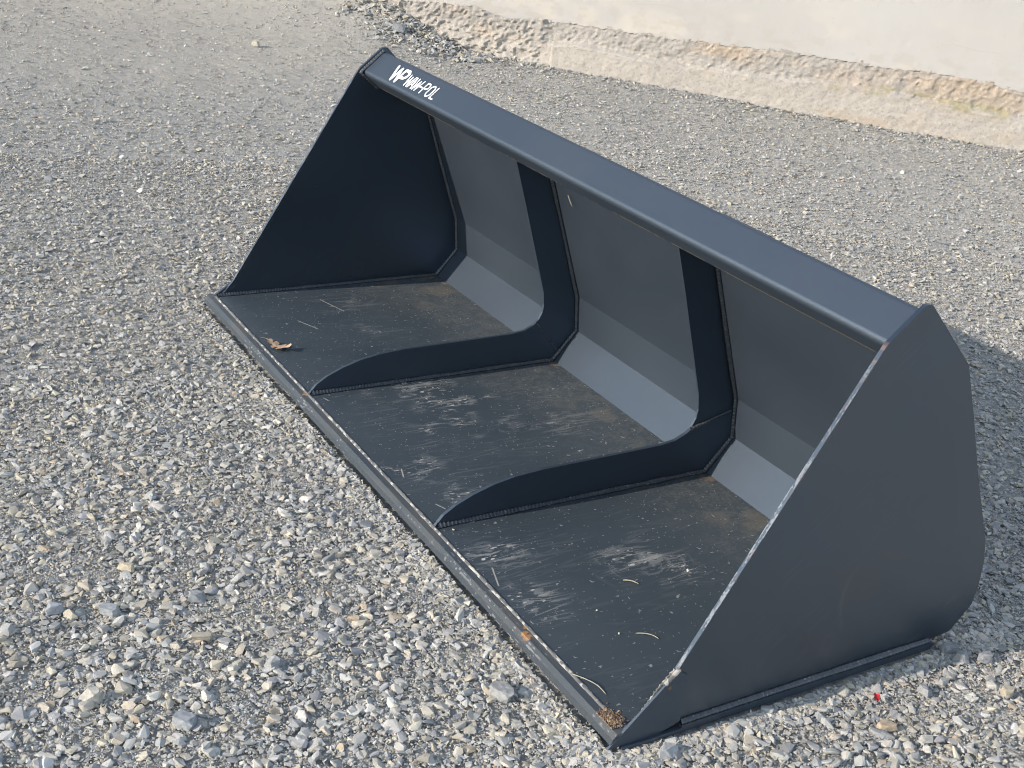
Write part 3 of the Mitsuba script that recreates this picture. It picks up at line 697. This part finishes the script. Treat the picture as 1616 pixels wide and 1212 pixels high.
stalk([(1.788, .201, zf_), (1.803, .222, zf_ + .002), (1.819, .231, zf_)], 'pale straight dry stalk lying between the scratches and the near side plate', .0011)
stalk([(1.847, .023, zf_ + .004), (1.873, .040, zf_ + .004), (1.895, .049, zf_ + .002), (1.912, .050, zf_)], 'long thin curved dry stalk next to the cutting edge near the soil in the corner', .0010)
stalk([(0.750, .6555, .505), (0.755, .660, .492), (0.760, .6655, .478)], 'short straw stuck upright on the back panel right of the far rib', .0013)
# soil in the near front corner
def crumbs(n, cx, cy, rx, ry, z0, smin, smax, seed, cols, heap):
    r = np.random.default_rng(seed)
    x, y = cx + r.normal(0, rx, n), cy + r.normal(0, ry, n)
    sz = r.uniform(smin, smax, n)
    Vs, Fs, Cs, o = [], [], [], 0
    for i in range(n):
        v, f = SMALL[i % len(SMALL)] if sz[i] < .004 else MID[i % len(MID)]
        d2 = ((x[i] - cx) / rx) ** 2 + ((y[i] - cy) / ry) ** 2
        zz = z0 + heap * math.exp(-d2) * r.uniform(0, 1) + sz[i] * 0.3
        rot = trimesh.transformations.random_rotation_matrix(r.uniform(0, 1, 3))[:3, :3]
        vv = (v * sz[i] * 0.5 * r.uniform(0.6, 1.0, 3)) @ rot.T + [min(x[i], W - TH - .003), max(y[i], 0.008), zz]
        Vs.append(vv); Fs.append(f + o); o += len(v)
        Cs.append(np.tile(np.array(cols[r.integers(len(cols))]) * r.uniform(.75, 1.2), (len(v), 1)))
    return trimesh.Trimesh(np.vstack(Vs), np.vstack(Fs), process=False), np.vstack(Cs)
m_, c_ = crumbs(700, 1.968, 0.022, 0.012, 0.009, 0.0205, .0012, .0055, 9, [(.24, .165, .11), (.30, .21, .145), (.17, .115, .08), (.36, .28, .20)], 0.005)
add('soil_clump', m_, 'stone_mat', color=c_)
lab('soil_clump', 'brown crumbly soil in the near front corner of the bucket', 'soil')
m_, c_ = crumbs(26, 1.72, 0.66, 0.10, 0.05, 0.0205, .003, .008, 19, [(.24, .19, .14), (.33, .28, .22)], 0.0)
add('floor_grit', m_, 'stone_mat', color=c_)
lab('floor_grit', 'small brown crumbs at the back of the near bay of the bucket floor', 'grit', kind='stuff')
# white snail-shell sized pebbles on the floor
rngp = np.random.default_rng(5)
for i, (x, y, s, lbl) in enumerate(((1.352, .060, .007, 'round white pebble on the bucket floor by the tip of the near rib'), (1.776, .172, .005, 'tiny white pebble on the bucket floor left of the pale straight stalk'),
                                     (1.70, .175, .0055, 'tiny white pebble on the bucket floor left of the near bay centre'), (1.655, .425, .009, 'cream pebble at the rear end of the near bay scratches'))):
    v, f = BIG[i]
    k = add('pebble', trimesh.Trimesh(v * s * [.5, .4, .3] + [x, y, .0205 + s * .25], f, process=False), principled(rgb(.62, .58, .50), 0.7, 0.3))
    lab(k, lbl, 'pebble')
# red scrap on the stones
tt = np.linspace(0, 1, 12)
sv = []
for k in range(12):
    w = 0.0075 * math.sin(math.pi * (0.15 + 0.8 * tt[k]))
    for u in (-1, -.3, .3, 1):
        sv.append([2.085 + (tt[k] - .5) * .017 * .8 + u * w * .4, .522 + (tt[k] - .5) * .017 * -.5 + u * w * .6, float(ground_z(2.085, .522)) + .016 + .004 * u * u - .006 * tt[k]])
sv = np.array(sv)
ff = grid_faces(12, 4)
add('red_scrap', trimesh.Trimesh(np.vstack([sv, sv - [0, 0, .001]]), np.vstack([ff, ff[:, ::-1] + len(sv)]), process=False), principled(rgb(.42, .025, .035), 0.35, 0.5), smooth=True)
lab('red_scrap', 'small bright red scrap on the stones beside the near side of the bucket', 'scrap')
